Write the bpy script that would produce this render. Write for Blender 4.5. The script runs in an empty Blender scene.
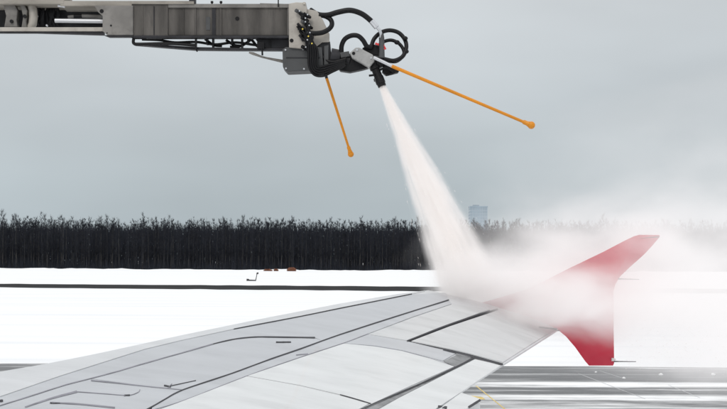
import bpy, bmesh, math, random
from mathutils import Vector, Matrix

# ------------------------------------------------------------------ camera, sky, sun, exposure
C = bpy.context.scene
COL = C.collection
FPX, CX, CY, EYE = 1300.0, 363.5, 262.0, 4.3      # focal length / principal point in photo pixels, eye height in metres
ROLL = math.radians(0.30)

cam_data = bpy.data.cameras.new("camera")
cam = bpy.data.objects.new("camera", cam_data)
COL.objects.link(cam)
C.camera = cam
cam_data.sensor_width = 36.0
cam_data.lens = 36.0 * FPX / 727.0
cam_data.shift_y = (CY - 204.5) / 727.0
cam_data.clip_start, cam_data.clip_end = 0.1, 20000.0
cam.matrix_world = Matrix.Translation((0, 0, EYE)) @ Matrix.Rotation(math.pi / 2, 4, 'X') @ Matrix.Rotation(ROLL, 4, 'Z')

SUN_EL, SUN_AZ = math.radians(42), math.radians(200)   # high, from behind the viewer's left shoulder, through cloud
world = bpy.data.worlds.new("World")
C.world = world
world.use_nodes = True
wn, wl = world.node_tree.nodes, world.node_tree.links
wn.clear()
w_out = wn.new("ShaderNodeOutputWorld")
w_mix = wn.new("ShaderNodeMixShader")
w_mix.inputs[0].default_value = 0.93
nish = wn.new("ShaderNodeTexSky")
nish.sky_type = 'NISHITA'
nish.sun_disc = False
nish.sun_elevation, nish.sun_rotation = SUN_EL, SUN_AZ
nish.dust_density = 3.0
bg_n = wn.new("ShaderNodeBackground")
bg_n.inputs[1].default_value = 0.06
wl.new(nish.outputs[0], bg_n.inputs[0])
# overcast layer: the standard overcast luminance curve (horizon 1, zenith 3) with soft cloud banks
geo = wn.new("ShaderNodeNewGeometry")
sep = wn.new("ShaderNodeSeparateXYZ")
tcw = wn.new("ShaderNodeTexCoord")
wl.new(tcw.outputs["Generated"], sep.inputs[0])
rmp = wn.new("ShaderNodeMapRange")
rmp.inputs["From Min"].default_value, rmp.inputs["From Max"].default_value = 0.0, 1.0
rmp.inputs["To Min"].default_value, rmp.inputs["To Max"].default_value = 0.0, 1.0
rmp.clamp = True
wl.new(sep.outputs["Z"], rmp.inputs["Value"])
ramp = wn.new("ShaderNodeValToRGB")
e = ramp.color_ramp.elements
e[0].position, e[0].color = 0.0, (0.42, 0.485, 0.52, 1)
e[1].position, e[1].color = 1.0, (1.27, 1.29, 1.31, 1)
m = ramp.color_ramp.elements.new(0.06); m.color = (0.48, 0.54, 0.572, 1)
m = ramp.color_ramp.elements.new(0.13); m.color = (0.565, 0.61, 0.638, 1)
m = ramp.color_ramp.elements.new(0.25); m.color = (0.70, 0.73, 0.748, 1)
m = ramp.color_ramp.elements.new(0.5); m.color = (0.88, 0.905, 0.93, 1)
wl.new(rmp.outputs[0], ramp.inputs[0])
mp = wn.new("ShaderNodeMapping")
mp.inputs["Scale"].default_value = (3.0, 3.0, 9.0)
wl.new(tcw.outputs["Generated"], mp.inputs["Vector"])
nz = wn.new("ShaderNodeTexNoise")
nz.inputs["Scale"].default_value, nz.inputs["Detail"].default_value = 1.0, 3.5
wl.new(mp.outputs[0], nz.inputs["Vector"])
nr = wn.new("ShaderNodeMapRange")
nr.inputs["From Min"].default_value, nr.inputs["From Max"].default_value = 0.3, 0.7
nr.inputs["To Min"].default_value, nr.inputs["To Max"].default_value = 0.93, 1.12
wl.new(nz.outputs["Fac"], nr.inputs["Value"])
vm = wn.new("ShaderNodeVectorMath"); vm.operation = 'SCALE'
wl.new(ramp.outputs[0], vm.inputs[0]); wl.new(nr.outputs[0], vm.inputs["Scale"])
bg_o = wn.new("ShaderNodeBackground")
wl.new(vm.outputs[0], bg_o.inputs[0])
bg_o.inputs[1].default_value = 1.0
wl.new(bg_n.outputs[0], w_mix.inputs[1]); wl.new(bg_o.outputs[0], w_mix.inputs[2])
wl.new(w_mix.outputs[0], w_out.inputs[0])

sun_d = bpy.data.lights.new("sun", 'SUN')
sun_d.energy, sun_d.angle, sun_d.color = 1.1, math.radians(18), (1.0, 0.95, 0.9)
sun = bpy.data.objects.new("sun", sun_d)
COL.objects.link(sun)
sd = Vector((math.sin(SUN_AZ) * math.cos(SUN_EL), math.cos(SUN_AZ) * math.cos(SUN_EL), math.sin(SUN_EL)))
sun.rotation_euler = sd.to_track_quat('Z', 'Y').to_euler()

C.view_settings.view_transform = 'Standard'
C.view_settings.look = 'None'
C.view_settings.exposure = 0.0
C.view_settings.gamma = 1.0
C.cycles.max_bounces = 12
C.cycles.volume_bounces = 10
C.cycles.transparent_max_bounces = 16
C.cycles.volume_max_steps = 512
C.cycles.use_denoising = True

# ------------------------------------------------------------------ helpers
def ray(px, py):
    "direction (x per metre of depth, z per metre of depth) of a photo pixel"
    ux, uy = (px - CX) / FPX, (CY - py) / FPX
    c, s = math.cos(ROLL), math.sin(ROLL)
    return ux * c - uy * s, ux * s + uy * c

def P(px, py, Y):
    dx, dz = ray(px, py)
    return Vector((dx * Y, Y, EYE + dz * Y))

def ground_at(px, py):
    dx, dz = ray(px, py)
    Y = -EYE / dz
    return dx * Y, Y

def node_math(n, l, op, a, b=None, c=None, clamp=False):
    m_ = n.new("ShaderNodeMath"); m_.operation = op; m_.use_clamp = clamp
    for i, q in enumerate((a, b, c)):
        if q is None: continue
        if isinstance(q, (int, float)): m_.inputs[i].default_value = q
        else: l.new(q, m_.inputs[i])
    return m_.outputs[0]

def principled(name, color, rough=0.6, metal=0.0, var=0.0, scale=6.0, stretch=(1, 1, 1), bump=0.0, bump_scale=40.0, dark=None, dark_amt=0.0, dark_scale=3.0, spec=0.5, coat=0.0):
    mt = bpy.data.materials.new(name); mt.use_nodes = True
    n, l = mt.node_tree.nodes, mt.node_tree.links
    b = n["Principled BSDF"]
    b.inputs["Roughness"].default_value = rough
    b.inputs["Metallic"].default_value = metal
    b.inputs["Specular IOR Level"].default_value = spec
    b.inputs["Coat Weight"].default_value = coat
    tc = n.new("ShaderNodeTexCoord"); mpn = n.new("ShaderNodeMapping")
    mpn.inputs["Scale"].default_value = stretch
    l.new(tc.outputs["Object"], mpn.inputs["Vector"])
    cur = None
    if var > 0:
        nz = n.new("ShaderNodeTexNoise"); nz.inputs["Scale"].default_value = scale; nz.inputs["Detail"].default_value = 6
        l.new(mpn.outputs[0], nz.inputs["Vector"])
        mx = n.new("ShaderNodeMix"); mx.data_type = 'RGBA'
        mx.inputs["A"].default_value = (*[c * (1 - var) for c in color], 1)
        mx.inputs["B"].default_value = (*[min(1, c * (1 + var)) for c in color], 1)
        r = n.new("ShaderNodeMapRange"); r.inputs[1].default_value, r.inputs[2].default_value = 0.3, 0.7
        l.new(nz.outputs["Fac"], r.inputs[0]); l.new(r.outputs[0], mx.inputs["Factor"])
        cur = mx.outputs["Result"]
    if dark is not None:
        nz2 = n.new("ShaderNodeTexNoise"); nz2.inputs["Scale"].default_value = dark_scale; nz2.inputs["Detail"].default_value = 8
        nz2.inputs["Roughness"].default_value = 0.65
        l.new(mpn.outputs[0], nz2.inputs["Vector"])
        r2 = n.new("ShaderNodeMapRange"); r2.inputs[1].default_value, r2.inputs[2].default_value = 0.5, 0.75
        r2.inputs[3].default_value, r2.inputs[4].default_value = 0.0, dark_amt
        l.new(nz2.outputs["Fac"], r2.inputs[0])
        mx2 = n.new("ShaderNodeMix"); mx2.data_type = 'RGBA'
        if cur: l.new(cur, mx2.inputs["A"])
        else: mx2.inputs["A"].default_value = (*color, 1)
        mx2.inputs["B"].default_value = (*dark, 1)
        l.new(r2.outputs[0], mx2.inputs["Factor"])
        cur = mx2.outputs["Result"]
    if cur: l.new(cur, b.inputs["Base Color"])
    else: b.inputs["Base Color"].default_value = (*color, 1)
    if bump > 0:
        nb = n.new("ShaderNodeTexNoise"); nb.inputs["Scale"].default_value = bump_scale; nb.inputs["Detail"].default_value = 5
        l.new(mpn.outputs[0], nb.inputs["Vector"])
        bp = n.new("ShaderNodeBump"); bp.inputs["Strength"].default_value = bump; bp.inputs["Distance"].default_value = 0.02
        l.new(nb.outputs["Fac"], bp.inputs["Height"]); l.new(bp.outputs[0], b.inputs["Normal"])
    return mt

def tag(o, label=None, cat=None, group=None, kind=None):
    if label: o["label"] = label
    if cat: o["category"] = cat
    if group: o["group"] = group
    if kind: o["kind"] = kind
    return o

def empty(name, loc, label, cat, group=None):
    o = bpy.data.objects.new(name, None); COL.objects.link(o)
    o.location = loc; o.empty_display_size = 0.3
    return tag(o, label, cat, group)

class MB:
    "collects shapes (in world coordinates) and links them as one mesh object"
    def __init__(self): self.v, self.f, self.mi = [], [], []
    def add(self, vs, fs, mi=0):
        o = len(self.v); self.v += [tuple(x) for x in vs]
        self.f += [tuple(i + o for i in q) for q in fs]; self.mi += [mi] * len(fs)
    def prism(self, front, depth, mi=0):
        "front: list of Vectors (a face), extruded along +Y by depth"
        n = len(front); back = [p + Vector((0, depth, 0)) for p in front]
        fs = [tuple(range(n)), tuple(range(2 * n - 1, n - 1, -1))] + [(i, i + n, (i + 1) % n + n, (i + 1) % n) for i in range(n)]
        self.add(list(front) + back, fs, mi)
    def pprism(self, pts, Y, depth, mi=0): self.prism([P(x, y, Y) for x, y in pts], depth, mi)
    def pbox(self, x0, y0, x1, y1, Y, depth, mi=0): self.pprism([(x0, y1), (x1, y1), (x1, y0), (x0, y0)], Y, depth, mi)
    def tube(self, pts, rad, n=8, mi=0, caps=True):
        pts = [Vector(p) for p in pts]
        rads = rad if isinstance(rad, (list, tuple)) else [rad] * len(pts)
        vs, fs = [], []
        t0 = (pts[1] - pts[0]).normalized()
        a = t0.orthogonal().normalized()
        for i, p in enumerate(pts):
            t = (pts[min(i + 1, len(pts) - 1)] - pts[max(i - 1, 0)]).normalized()
            a = (a - t * a.dot(t)).normalized(); b = t.cross(a)
            for k in range(n):
                g = 2 * math.pi * k / n
                vs.append(p + (a * math.cos(g) + b * math.sin(g)) * rads[i])
        for i in range(len(pts) - 1):
            for k in range(n):
                fs.append((i * n + k, i * n + (k + 1) % n, (i + 1) * n + (k + 1) % n, (i + 1) * n + k))
        if caps:
            fs.append(tuple(range(n - 1, -1, -1))); fs.append(tuple(range((len(pts) - 1) * n, len(pts) * n)))
        self.add(vs, fs, mi)
    def ball(self, c, r, nu=12, nv=8, mi=0, squash=(1, 1, 1)):
        vs = [c + Vector((0, 0, r * squash[2]))]; fs = []
        for j in range(1, nv):
            th = math.pi * j / nv
            for i in range(nu):
                ph = 2 * math.pi * i / nu
                vs.append(c + Vector((r * squash[0] * math.sin(th) * math.cos(ph), r * squash[1] * math.sin(th) * math.sin(ph), r * squash[2] * math.cos(th))))
        vs.append(c - Vector((0, 0, r * squash[2])))
        for i in range(nu): fs.append((0, 1 + i, 1 + (i + 1) % nu))
        for j in range(nv - 2):
            for i in range(nu):
                a = 1 + j * nu
                fs.append((a + i, a + nu + i, a + nu + (i + 1) % nu, a + (i + 1) % nu))
        a = 1 + (nv - 2) * nu
        for i in range(nu): fs.append((a + i, len(vs) - 1, a + (i + 1) % nu))
        self.add(vs, fs, mi)
    def mesh(self, name, mats, smooth=None):
        me = bpy.data.meshes.new(name); me.from_pydata(self.v, [], self.f)
        for mt in (mats if isinstance(mats, (list, tuple)) else [mats]): me.materials.append(mt)
        me.polygons.foreach_set("material_index", self.mi)
        me.update()
        bm = bmesh.new(); bm.from_mesh(me); bmesh.ops.recalc_face_normals(bm, faces=bm.faces); bm.to_mesh(me); bm.free()
        if smooth is not None:
            me.polygons.foreach_set("use_smooth", [True] * len(me.polygons))
            try: me.set_sharp_from_angle(angle=math.radians(smooth))
            except Exception: pass
        return me
    def build(self, name, mats, parent=None, smooth=None, bevel=0.0, origin=None):
        org = Vector(origin) if origin is not None else Vector((0, 0, 0))
        if origin is not None: self.v = [tuple(Vector(p) - org) for p in self.v]
        o = bpy.data.objects.new(name, self.mesh(name, mats, smooth)); COL.objects.link(o)
        o.location = org
        if parent is not None:
            o.parent = parent
            r = parent; w = Vector((0, 0, 0))
            while r is not None: w += r.location; r = r.parent
            o.location = org - w
        if bevel > 0:
            md = o.modifiers.new("bevel", 'BEVEL'); md.width = bevel; md.segments = 2; md.limit_method = 'ANGLE'; md.angle_limit = math.radians(40)
        return o

def spline(pts, per=6):
    "Catmull-Rom through 3-D points"
    p = [Vector(q) for q in pts]; p = [p[0] * 2 - p[1]] + p + [p[-1] * 2 - p[-2]]
    out = []
    for i in range(1, len(p) - 2):
        for k in range(per):
            t = k / per
            out.append(0.5 * ((2 * p[i]) + (p[i + 1] - p[i - 1]) * t + (2 * p[i - 1] - 5 * p[i] + 4 * p[i + 1] - p[i + 2]) * t * t + (3 * p[i] - p[i - 1] - 3 * p[i + 1] + p[i + 2]) * t ** 3))
    out.append(p[-2]); return out

def interp(x, xs, ys):
    if x <= xs[0]:
        i = 0
    elif x >= xs[-1]:
        i = len(xs) - 2
    else:
        i = max(k for k in range(len(xs) - 1) if xs[k] <= x)
    t = (x - xs[i]) / (xs[i + 1] - xs[i]); return ys[i] + t * (ys[i + 1] - ys[i])

# ------------------------------------------------------------------ ground: snow, far runway, near taxiway
def snow_material():
    mt = bpy.data.materials.new("snow"); mt.use_nodes = True
    n, l = mt.node_tree.nodes, mt.node_tree.links
    b = n["Principled BSDF"]; b.inputs["Roughness"].default_value = 0.75; b.inputs["Specular IOR Level"].default_value = 0.2
    tc = n.new("ShaderNodeTexCoord"); mp = n.new("ShaderNodeMapping"); mp.inputs["Scale"].default_value = (0.02, 0.35, 0.3)
    l.new(tc.outputs["Object"], mp.inputs["Vector"])
    nz = n.new("ShaderNodeTexNoise"); nz.inputs["Scale"].default_value = 1.0; nz.inputs["Detail"].default_value = 3
    l.new(mp.outputs[0], nz.inputs["Vector"])
    rp = n.new("ShaderNodeValToRGB"); el = rp.color_ramp.elements
    el[0].position, el[0].color = 0.33, (0.77, 0.785, 0.80, 1); el[1].position, el[1].color = 0.5, (0.84, 0.845, 0.85, 1)
    l.new(nz.outputs["Fac"], rp.inputs[0]); l.new(rp.outputs[0], b.inputs["Base Color"])
    nb = n.new("ShaderNodeTexNoise"); nb.inputs["Scale"].default_value = 0.6; nb.inputs["Detail"].default_value = 8
    l.new(tc.outputs["Object"], nb.inputs["Vector"])
    bp = n.new("ShaderNodeBump"); bp.inputs["Strength"].default_value = 0.25; bp.inputs["Distance"].default_value = 0.15
    l.new(nb.outputs["Fac"], bp.inputs["Height"]); l.new(bp.outputs[0], b.inputs["Normal"])
    return mt
M_SNOW = snow_material()

def asphalt_material(name, bands=None, dark=1.0):
    "worn grey asphalt under wind-blown snow; bands: (Y, amount of snow) stops across the strip"
    mt = bpy.data.materials.new(name); mt.use_nodes = True
    n, l = mt.node_tree.nodes, mt.node_tree.links
    b = n["Principled BSDF"]; b.inputs["Roughness"].default_value = 0.6 if bands else 0.9; b.inputs["Specular IOR Level"].default_value = 0.4 if bands else 0.08
    tc = n.new("ShaderNodeTexCoord")
    mp = n.new("ShaderNodeMapping"); mp.inputs["Scale"].default_value = (0.09, 0.75, 1)
    mp.inputs["Rotation"].default_value = (0, 0, math.radians(2.5))
    l.new(tc.outputs["Object"], mp.inputs["Vector"])
    nz = n.new("ShaderNodeTexNoise"); nz.inputs["Scale"].default_value = 1.0; nz.inputs["Detail"].default_value = 9; nz.inputs["Roughness"].default_value = 0.62
    l.new(mp.outputs[0], nz.inputs["Vector"])
    nf = n.new("ShaderNodeTexNoise"); nf.inputs["Scale"].default_value = 9; nf.inputs["Detail"].default_value = 6
    l.new(tc.outputs["Object"], nf.inputs["Vector"])
    asp = n.new("ShaderNodeMix"); asp.data_type = 'RGBA'
    asp.inputs["A"].default_value = (0.085 * dark, 0.088 * dark, 0.092 * dark, 1); asp.inputs["B"].default_value = (0.17 * dark, 0.172 * dark, 0.175 * dark, 1)
    l.new(nf.outputs["Fac"], asp.inputs["Factor"])
    fac = nz.outputs["Fac"]
    if bands:
        sp = n.new("ShaderNodeSeparateXYZ"); l.new(tc.outputs["Object"], sp.inputs[0])
        mpl = n.new("ShaderNodeMapping"); mpl.inputs["Scale"].default_value = (0.05, 0.25, 1)
        l.new(tc.outputs["Object"], mpl.inputs["Vector"])
        nl = n.new("ShaderNodeTexNoise"); nl.inputs["Scale"].default_value = 1; nl.inputs["Detail"].default_value = 4
        l.new(mpl.outputs[0], nl.inputs["Vector"])
        ma = n.new("ShaderNodeMath"); ma.operation = 'MULTIPLY_ADD'; l.new(nl.outputs["Fac"], ma.inputs[0]); ma.inputs[1].default_value = 2.2
        l.new(sp.outputs["Y"], ma.inputs[2])
        y0, y1 = bands[0][0], bands[-1][0]
        mr = n.new("ShaderNodeMapRange"); mr.inputs[1].default_value, mr.inputs[2].default_value = y0 + 1.1, y1 + 1.1
        l.new(ma.outputs[0], mr.inputs[0])
        rp = n.new("ShaderNodeValToRGB"); els = rp.color_ramp.elements
        els[0].position, els[0].color = 0, (*[bands[0][1]] * 3, 1); els[1].position, els[1].color = 1, (*[bands[-1][1]] * 3, 1)
        for y, a in bands[1:-1]:
            q = els.new((y - y0) / (y1 - y0)); q.color = (a, a, a, 1)
        l.new(mr.outputs[0], rp.inputs[0])
        ad = n.new("ShaderNodeMath"); ad.operation = 'ADD'; l.new(rp.outputs[0], ad.inputs[0]); l.new(node_math(n, l, 'MULTIPLY_ADD', nz.outputs["Fac"], 1.9, -.45), ad.inputs[1])
        n3 = n.new('ShaderNodeTexNoise'); n3.inputs['Scale'].default_value = 1.0; n3.inputs['Detail'].default_value = 8; n3.inputs['Roughness'].default_value = .7
        mp3 = n.new('ShaderNodeMapping'); mp3.inputs['Scale'].default_value = (.5, 2.6, 1); mp3.inputs['Rotation'].default_value = (0, 0, math.radians(-7)); l.new(tc.outputs['Object'], mp3.inputs['Vector']); l.new(mp3.outputs[0], n3.inputs['Vector'])
        ad3 = n.new('ShaderNodeMath'); ad3.operation = 'ADD'; l.new(ad.outputs[0], ad3.inputs[0]); l.new(node_math(n, l, 'MULTIPLY_ADD', n3.outputs['Fac'], .9, -.45), ad3.inputs[1]); ad = ad3
        ab = n.new("ShaderNodeMath"); ab.operation = 'SUBTRACT'; l.new(ad.outputs[0], ab.inputs[0]); ab.inputs[1].default_value = 0.5
        fac = ab.outputs[0]
    mr2 = n.new("ShaderNodeMapRange"); mr2.interpolation_type = 'SMOOTHSTEP'
    lo, hi = (0.16, 0.82) if bands else (0.66, 1.0)
    mr2.inputs[1].default_value, mr2.inputs[2].default_value = lo, hi
    l.new(fac, mr2.inputs[0])
    mx = n.new("ShaderNodeMix"); mx.data_type = 'RGBA'
    l.new(mr2.outputs[0], mx.inputs["Factor"]); l.new(asp.outputs["Result"], mx.inputs["A"]); mx.inputs["B"].default_value = (0.9, 0.905, 0.91, 1)
    l.new(mx.outputs["Result"], b.inputs["Base Color"])
    bp = n.new("ShaderNodeBump"); bp.inputs["Strength"].default_value = 0.3; bp.inputs["Distance"].default_value = 0.03
    l.new(mr2.outputs[0], bp.inputs["Height"]); l.new(bp.outputs[0], b.inputs["Normal"])
    return mt

random.seed(4)
def vnoise(x, y, seed=0):
    "smooth value noise"
    def h(i, j): return (math.sin(i * 127.1 + j * 311.7 + seed * 74.7) * 43758.5453) % 1.0
    i, j = math.floor(x), math.floor(y); fx, fy = x - i, y - j
    fx, fy = fx * fx * (3 - 2 * fx), fy * fy * (3 - 2 * fy)
    return (h(i, j) * (1 - fx) + h(i + 1, j) * fx) * (1 - fy) + (h(i, j + 1) * (1 - fx) + h(i + 1, j + 1) * fx) * fy

g = MB()
R = 9000
g.add([(-R, -R, 0), (R, -R, 0), (R, R, 0), (-R, R, 0)], [(0, 1, 2, 3)])
tag(g.build("snow_ground", M_SNOW), kind="structure")

# near taxiway: its far edge runs level through the picture just below the wing tip fence
xe, ye = ground_at(650, 366.8)
M_TAXI = asphalt_material("snowy_asphalt", [(24, 0.27999999999999997), (30, 0.62), (34, 0.24000000000000002), (38.0, 0.3), (39.4, 0.32), (40.6, 0.53), (41.4, 0.51), (42.5, 0.26), (43.4, 0.16), (44.6, 0.27999999999999997), (45.5, 0.65), (46.4, 0.67), (47.6, 0.24000000000000002), (49.5, 0.14), (52, 0.2), (55, 0.32)])
tx = MB()
nseg = 90
top, bot = [], []
for i in range(nseg + 1):
    x = -70 + 140 * i / nseg
    top.append((x, ye + 0.5 * (vnoise(x * 0.25, 3) - 0.5) + 0.25 * (vnoise(x * 0.9, 5) - 0.5), 0.004))
    bot.append((x, 22 + 0.4 * vnoise(x * 0.3, 9), 0.004))
tx.add(top + bot, [(i, i + nseg + 1, i + nseg + 2, i + 1) for i in range(nseg)])
tag(tx.build("taxiway", M_TAXI), kind="structure")

# painted yellow guide line on the taxiway, worn
M_YELLOW = principled("worn_yellow_paint", (0.62, 0.47, 0.16), 0.7, var=0.35, scale=3)
x0, y0 = ground_at(476, 386); x1, y1 = ground_at(512, 415)
yl = MB()
d = Vector((x1 - x0, y1 - y0, 0)).normalized(); nrm = Vector((-d.y, d.x, 0)) * 0.024
a, b_ = Vector((x0, y0, 0.008)), Vector((x1, y1, 0.008)) + d * 8
yl.add([a + nrm, a - nrm, b_ - nrm, b_ + nrm], [(0, 1, 2, 3)])
xs_, ys_ = ground_at(482, 397.5)
yl.add([(xs_ - 0.32, ys_ - 0.5, 0.008), (xs_ + 0.05, ys_ - 0.7, 0.008), (xs_ + 0.02, ys_ + 0.1, 0.008), (xs_ - 0.3, ys_ + 0.5, 0.008)], [(0, 1, 2, 3)])
tag(yl.build("taxiway_marking", M_YELLOW), kind="structure")

# thin snow lines left by wheels on the wet asphalt
tr = MB()
for (pa, pb, w) in (((578, 373.5), (645, 399), 0.018), ((668, 385), (700, 398), 0.018), ((600, 371), (625, 379), 0.016)):
    A = Vector((*ground_at(*pa), 0.0085)); B = Vector((*ground_at(*pb), 0.0085))
    dd = (B - A).normalized(); nn = Vector((-dd.y, dd.x, 0)) * w
    n_ = 14
    vs = []
    for k in range(n_ + 1):
        q = A.lerp(B, k / n_); wob = nn * (0.5 + vnoise(k * 0.9, w * 100)); vs += [q + wob, q - wob]
    tr.add(vs, [(2 * k, 2 * k + 1, 2 * k + 3, 2 * k + 2) for k in range(n_)])
tag(tr.build("wheel_track_snow", principled("slush_line", (.5, .5, .51), .6)), kind="structure")

# far runway, slightly skewed to the view, with ragged ploughed edges
M_FAR = asphalt_material("far_runway_asphalt", dark=.2)
fr = MB(); N = 160; top, bot = [], []
for i in range(N + 1):
    px = -60 + 850 * i / N
    yc = 285.6 + 3.0 * (px / 380.0) if px < 400 else 288.76 + (px - 400) * 0.0075
    th = 1.9 + 0.45 * (px / 400)
    th = min(th, 2.3)
    xa, ya = ground_at(px, yc - th + 0.35 * (vnoise(px * 0.06, 1) - 0.5))
    xb, yb = ground_at(px, yc + th + 0.5 * (vnoise(px * 0.05, 2) - 0.5))
    top.append((xa, ya, 0.004)); bot.append((xb, yb, 0.004))
fr.add(top + bot, [(i, i + N + 1, i + N + 2, i + 1) for i in range(N)])
tag(fr.build("far_runway", M_FAR), kind="structure")

# low ploughed snow bank before the forest: real relief
sb = MB(); N, Kn = 220, 9; vs = []
for i in range(N + 1):
    x = -230 + 460 * i / N
    for k in range(Kn):
        t = k / (Kn - 1)
        h = math.sin(math.pi * t) * (0.35 + 0.75 * vnoise(x * 0.06, 7) * vnoise(x * 0.21, 2) + 0.5 * max(0, vnoise(x * 0.5, 4) - 0.6))
        vs.append((x, 588 + 14 * t + 2 * vnoise(x * 0.1, 3), h - 0.02))
sb.add(vs, [(i * Kn + k, (i + 1) * Kn + k, (i + 1) * Kn + k + 1, i * Kn + k + 1) for i in range(N) for k in range(Kn - 1)])
tag(sb.build("snow_bank", M_SNOW, smooth=60), kind="structure")

# ------------------------------------------------------------------ forest
M_BARK = principled("dark_bark", (0.033, 0.033, 0.036), 0.9, var=0.4, scale=0.6, spec=.1)
M_BIRCH = principled("birch_bark", (0.055, 0.054, 0.053), 0.85, var=0.75, scale=0.9, stretch=(1, 1, 0.18), spec=.1)
M_TWIG = principled("bare_twigs", (0.023, 0.0255, 0.033), 0.95, var=0.35, scale=0.15, spec=.08)
M_SPRUCE = principled("spruce_needles", (0.014, 0.018, 0.018), 0.9, var=0.4, scale=0.7, spec=.1)

def bare_tree(rng, H, mb=None, base=Vector((0, 0, 0)), nb=40, ntw=1000, trunk_mat=0, wide=.45):
    mb = mb or MB()
    lean = Vector((rng.uniform(-.03, .03), rng.uniform(-.03, .03), 0))
    tp = []
    for k in range(6):
        z = H * k / 5
        tp.append(base + lean * z + Vector((rng.uniform(-.12, .12) * k / 2, rng.uniform(-.12, .12) * k / 2, z)))
    mb.tube(tp, [0.17, 0.15, 0.12, 0.09, 0.055, 0.015], 5, trunk_mat, caps=False)
    cr = rng.uniform(1.7, 2.9)
    tips = []
    for b in range(nb):
        z = H * rng.uniform(0.14 if wide > 2 else 0.26, 0.97)
        i = min(4, int(z / H * 5)); t = z / H * 5 - i
        o = tp[i].lerp(tp[i + 1], t)
        g_ = rng.uniform(0, 2 * math.pi); L = cr * (1.15 - 0.75 * abs(z / H - 0.6)) * rng.uniform(.5, 1.1)
        if z > .85 * H: L *= .6
        end = o + Vector((math.cos(g_) * L * .62, math.sin(g_) * L * .62, L * rng.uniform(.6, 1.25)))
        mid = o.lerp(end, .5) + Vector((math.cos(g_), math.sin(g_), -.3)) * L * .08
        mb.tube([o, mid, end], [.05, .035, .012], 3, 1, caps=False)
        tips.append((o, mid, end))
    for k in range(ntw):
        o, mid, end = rng.choice(tips)
        q = mid.lerp(end, rng.uniform(-.5, 1)) if rng.random() < .7 else o.lerp(mid, rng.uniform(.2, 1))
        dv = Vector((rng.gauss(0, .5), rng.gauss(0, .5), rng.uniform(.1, 1.1))) * rng.uniform(.5, 1.5)
        sv = Vector((rng.uniform(-1, 1), rng.uniform(-1, 1), rng.uniform(-.3, .3))).normalized() * rng.uniform(.035, .09) * wide
        mb.add([q - sv, q + sv, q + dv], [(0, 1, 2)], 1)
    return mb

def spruce(rng, H):
    mb = MB()
    mb.tube([Vector((0, 0, 0)), Vector((0, 0, H * .5)), Vector((0, 0, H))], [.2, .12, .02], 5, 0, caps=False)
    nl = 26
    for k in range(nl):
        z = H * (0.12 + .87 * k / nl); rad = (1 - z / H) ** .85 * H * .15 + .12
        for j in range(10):
            g_ = rng.uniform(0, 2 * math.pi); L = rad * rng.uniform(.55, 1.1)
            o = Vector((0, 0, z)); dv = Vector((math.cos(g_) * L, math.sin(g_) * L, -L * rng.uniform(.15, .5)))
            s = Vector((-math.sin(g_), math.cos(g_), 0)) * L * .22
            mb.add([o, o + dv * .6 + s, o + dv, o + dv * .6 - s], [(0, 1, 2, 3)], 1)
            mb.add([o + dv * .2, o + dv * .8 + Vector((0, 0, -.5)), o + dv], [(0, 1, 2)], 1)
    return mb

rng = random.Random(11)
TREE_Y = 622
variants = [bare_tree(rng, rng.uniform(23.8, 27.6)).mesh("birch_tree", [M_BIRCH if k % 3 == 0 else M_BARK, M_TWIG], None) for k in range(9)]
GROUP_B = "bare trees along the forest edge"
n_b = 260
for i in range(n_b):
    x = -196 + 392 * (i + rng.uniform(-.45, .45)) / n_b
    o = bpy.data.objects.new("birch_tree", variants[rng.randrange(9)]); COL.objects.link(o)
    o.location = (x, TREE_Y + rng.uniform(-6, 10), 0)
    o.rotation_euler = (0, 0, rng.uniform(0, 6.28))
    s = rng.uniform(.78, 1.04) * (1.04 - 0.09 * vnoise(x * .05, 6)) * (0.97 if x > -40 else 1.0)
    o.scale = (s * 1.05, s * 1.05, s)
    tag(o, "tall bare leafless tree at the front of the dark forest across the snow", "tree", GROUP_B)
sv = [spruce(rng, rng.uniform(17, 22)).mesh("spruce_tree", [M_BARK, M_SPRUCE], None) for k in range(3)]
for i, px in enumerate((490, 497, 505, 511, 516, 521, 527, 533, 541, 549, 557, 568, 581)):
    o = bpy.data.objects.new("spruce_tree", sv[i % 3]); COL.objects.link(o)
    dx, _ = ray(px, 250)
    o.location = (dx * 612, 612 + rng.uniform(-3, 2), 0); s = rng.uniform(.85, 1.12) if px > 400 else rng.uniform(1.0, 1.1)
    o.scale = (s, s, s); o.rotation_euler = (0, 0, rng.uniform(0, 6))
    tag(o, "pointed dark spruce at the forest edge, seen through the drifting mist", "tree", "spruces at the forest edge")

fo = MB()
for i in range(2300):
    x = rng.uniform(-245, 245); y = TREE_Y + 8 + 130 * rng.random() ** 1.2
    bare_tree(rng, rng.uniform(21.5, 26.0) * (1 + (y - TREE_Y) * .0006), fo, Vector((x, y, 0)), nb=15, ntw=105, wide=2.1)
for i in range(95000):
    y = TREE_Y + 14 + 125 * rng.random(); q = Vector((rng.uniform(-250, 250), y, 19.5 * rng.random() ** .85)); h = rng.uniform(2.5, 6)
    top = 21.0 + 3.6 * vnoise(q.x * .33, q.y * .2, 5)
    if q.z + h > top: h = max(1.2, top - q.z)
    w_ = Vector((rng.uniform(.06, .17), 0, 0))
    fo.add([q - w_, q + w_, q + Vector((rng.gauss(0, .35), 0, h))], [(0, 1, 2)], 1)
tag(fo.build("forest", [M_BARK, M_TWIG]), "dense mass of bare dark trees behind the forest edge", kind="stuff")
ug = MB()
for i in range(42000):
    q = Vector((rng.uniform(-215, 215), TREE_Y + -9 + 110 * rng.random(), 0)); h = rng.uniform(1.2, 6.0) * (.7 + .6 * vnoise(q.x * .08, 2))
    sv_ = Vector((rng.uniform(-1, 1), rng.uniform(-1, 1), 0)).normalized() * rng.uniform(.06, .2)
    ug.add([q - sv_, q + sv_, q + Vector((rng.gauss(0, .8), rng.gauss(0, .8), h))], [(0, 1, 2)])
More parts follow.
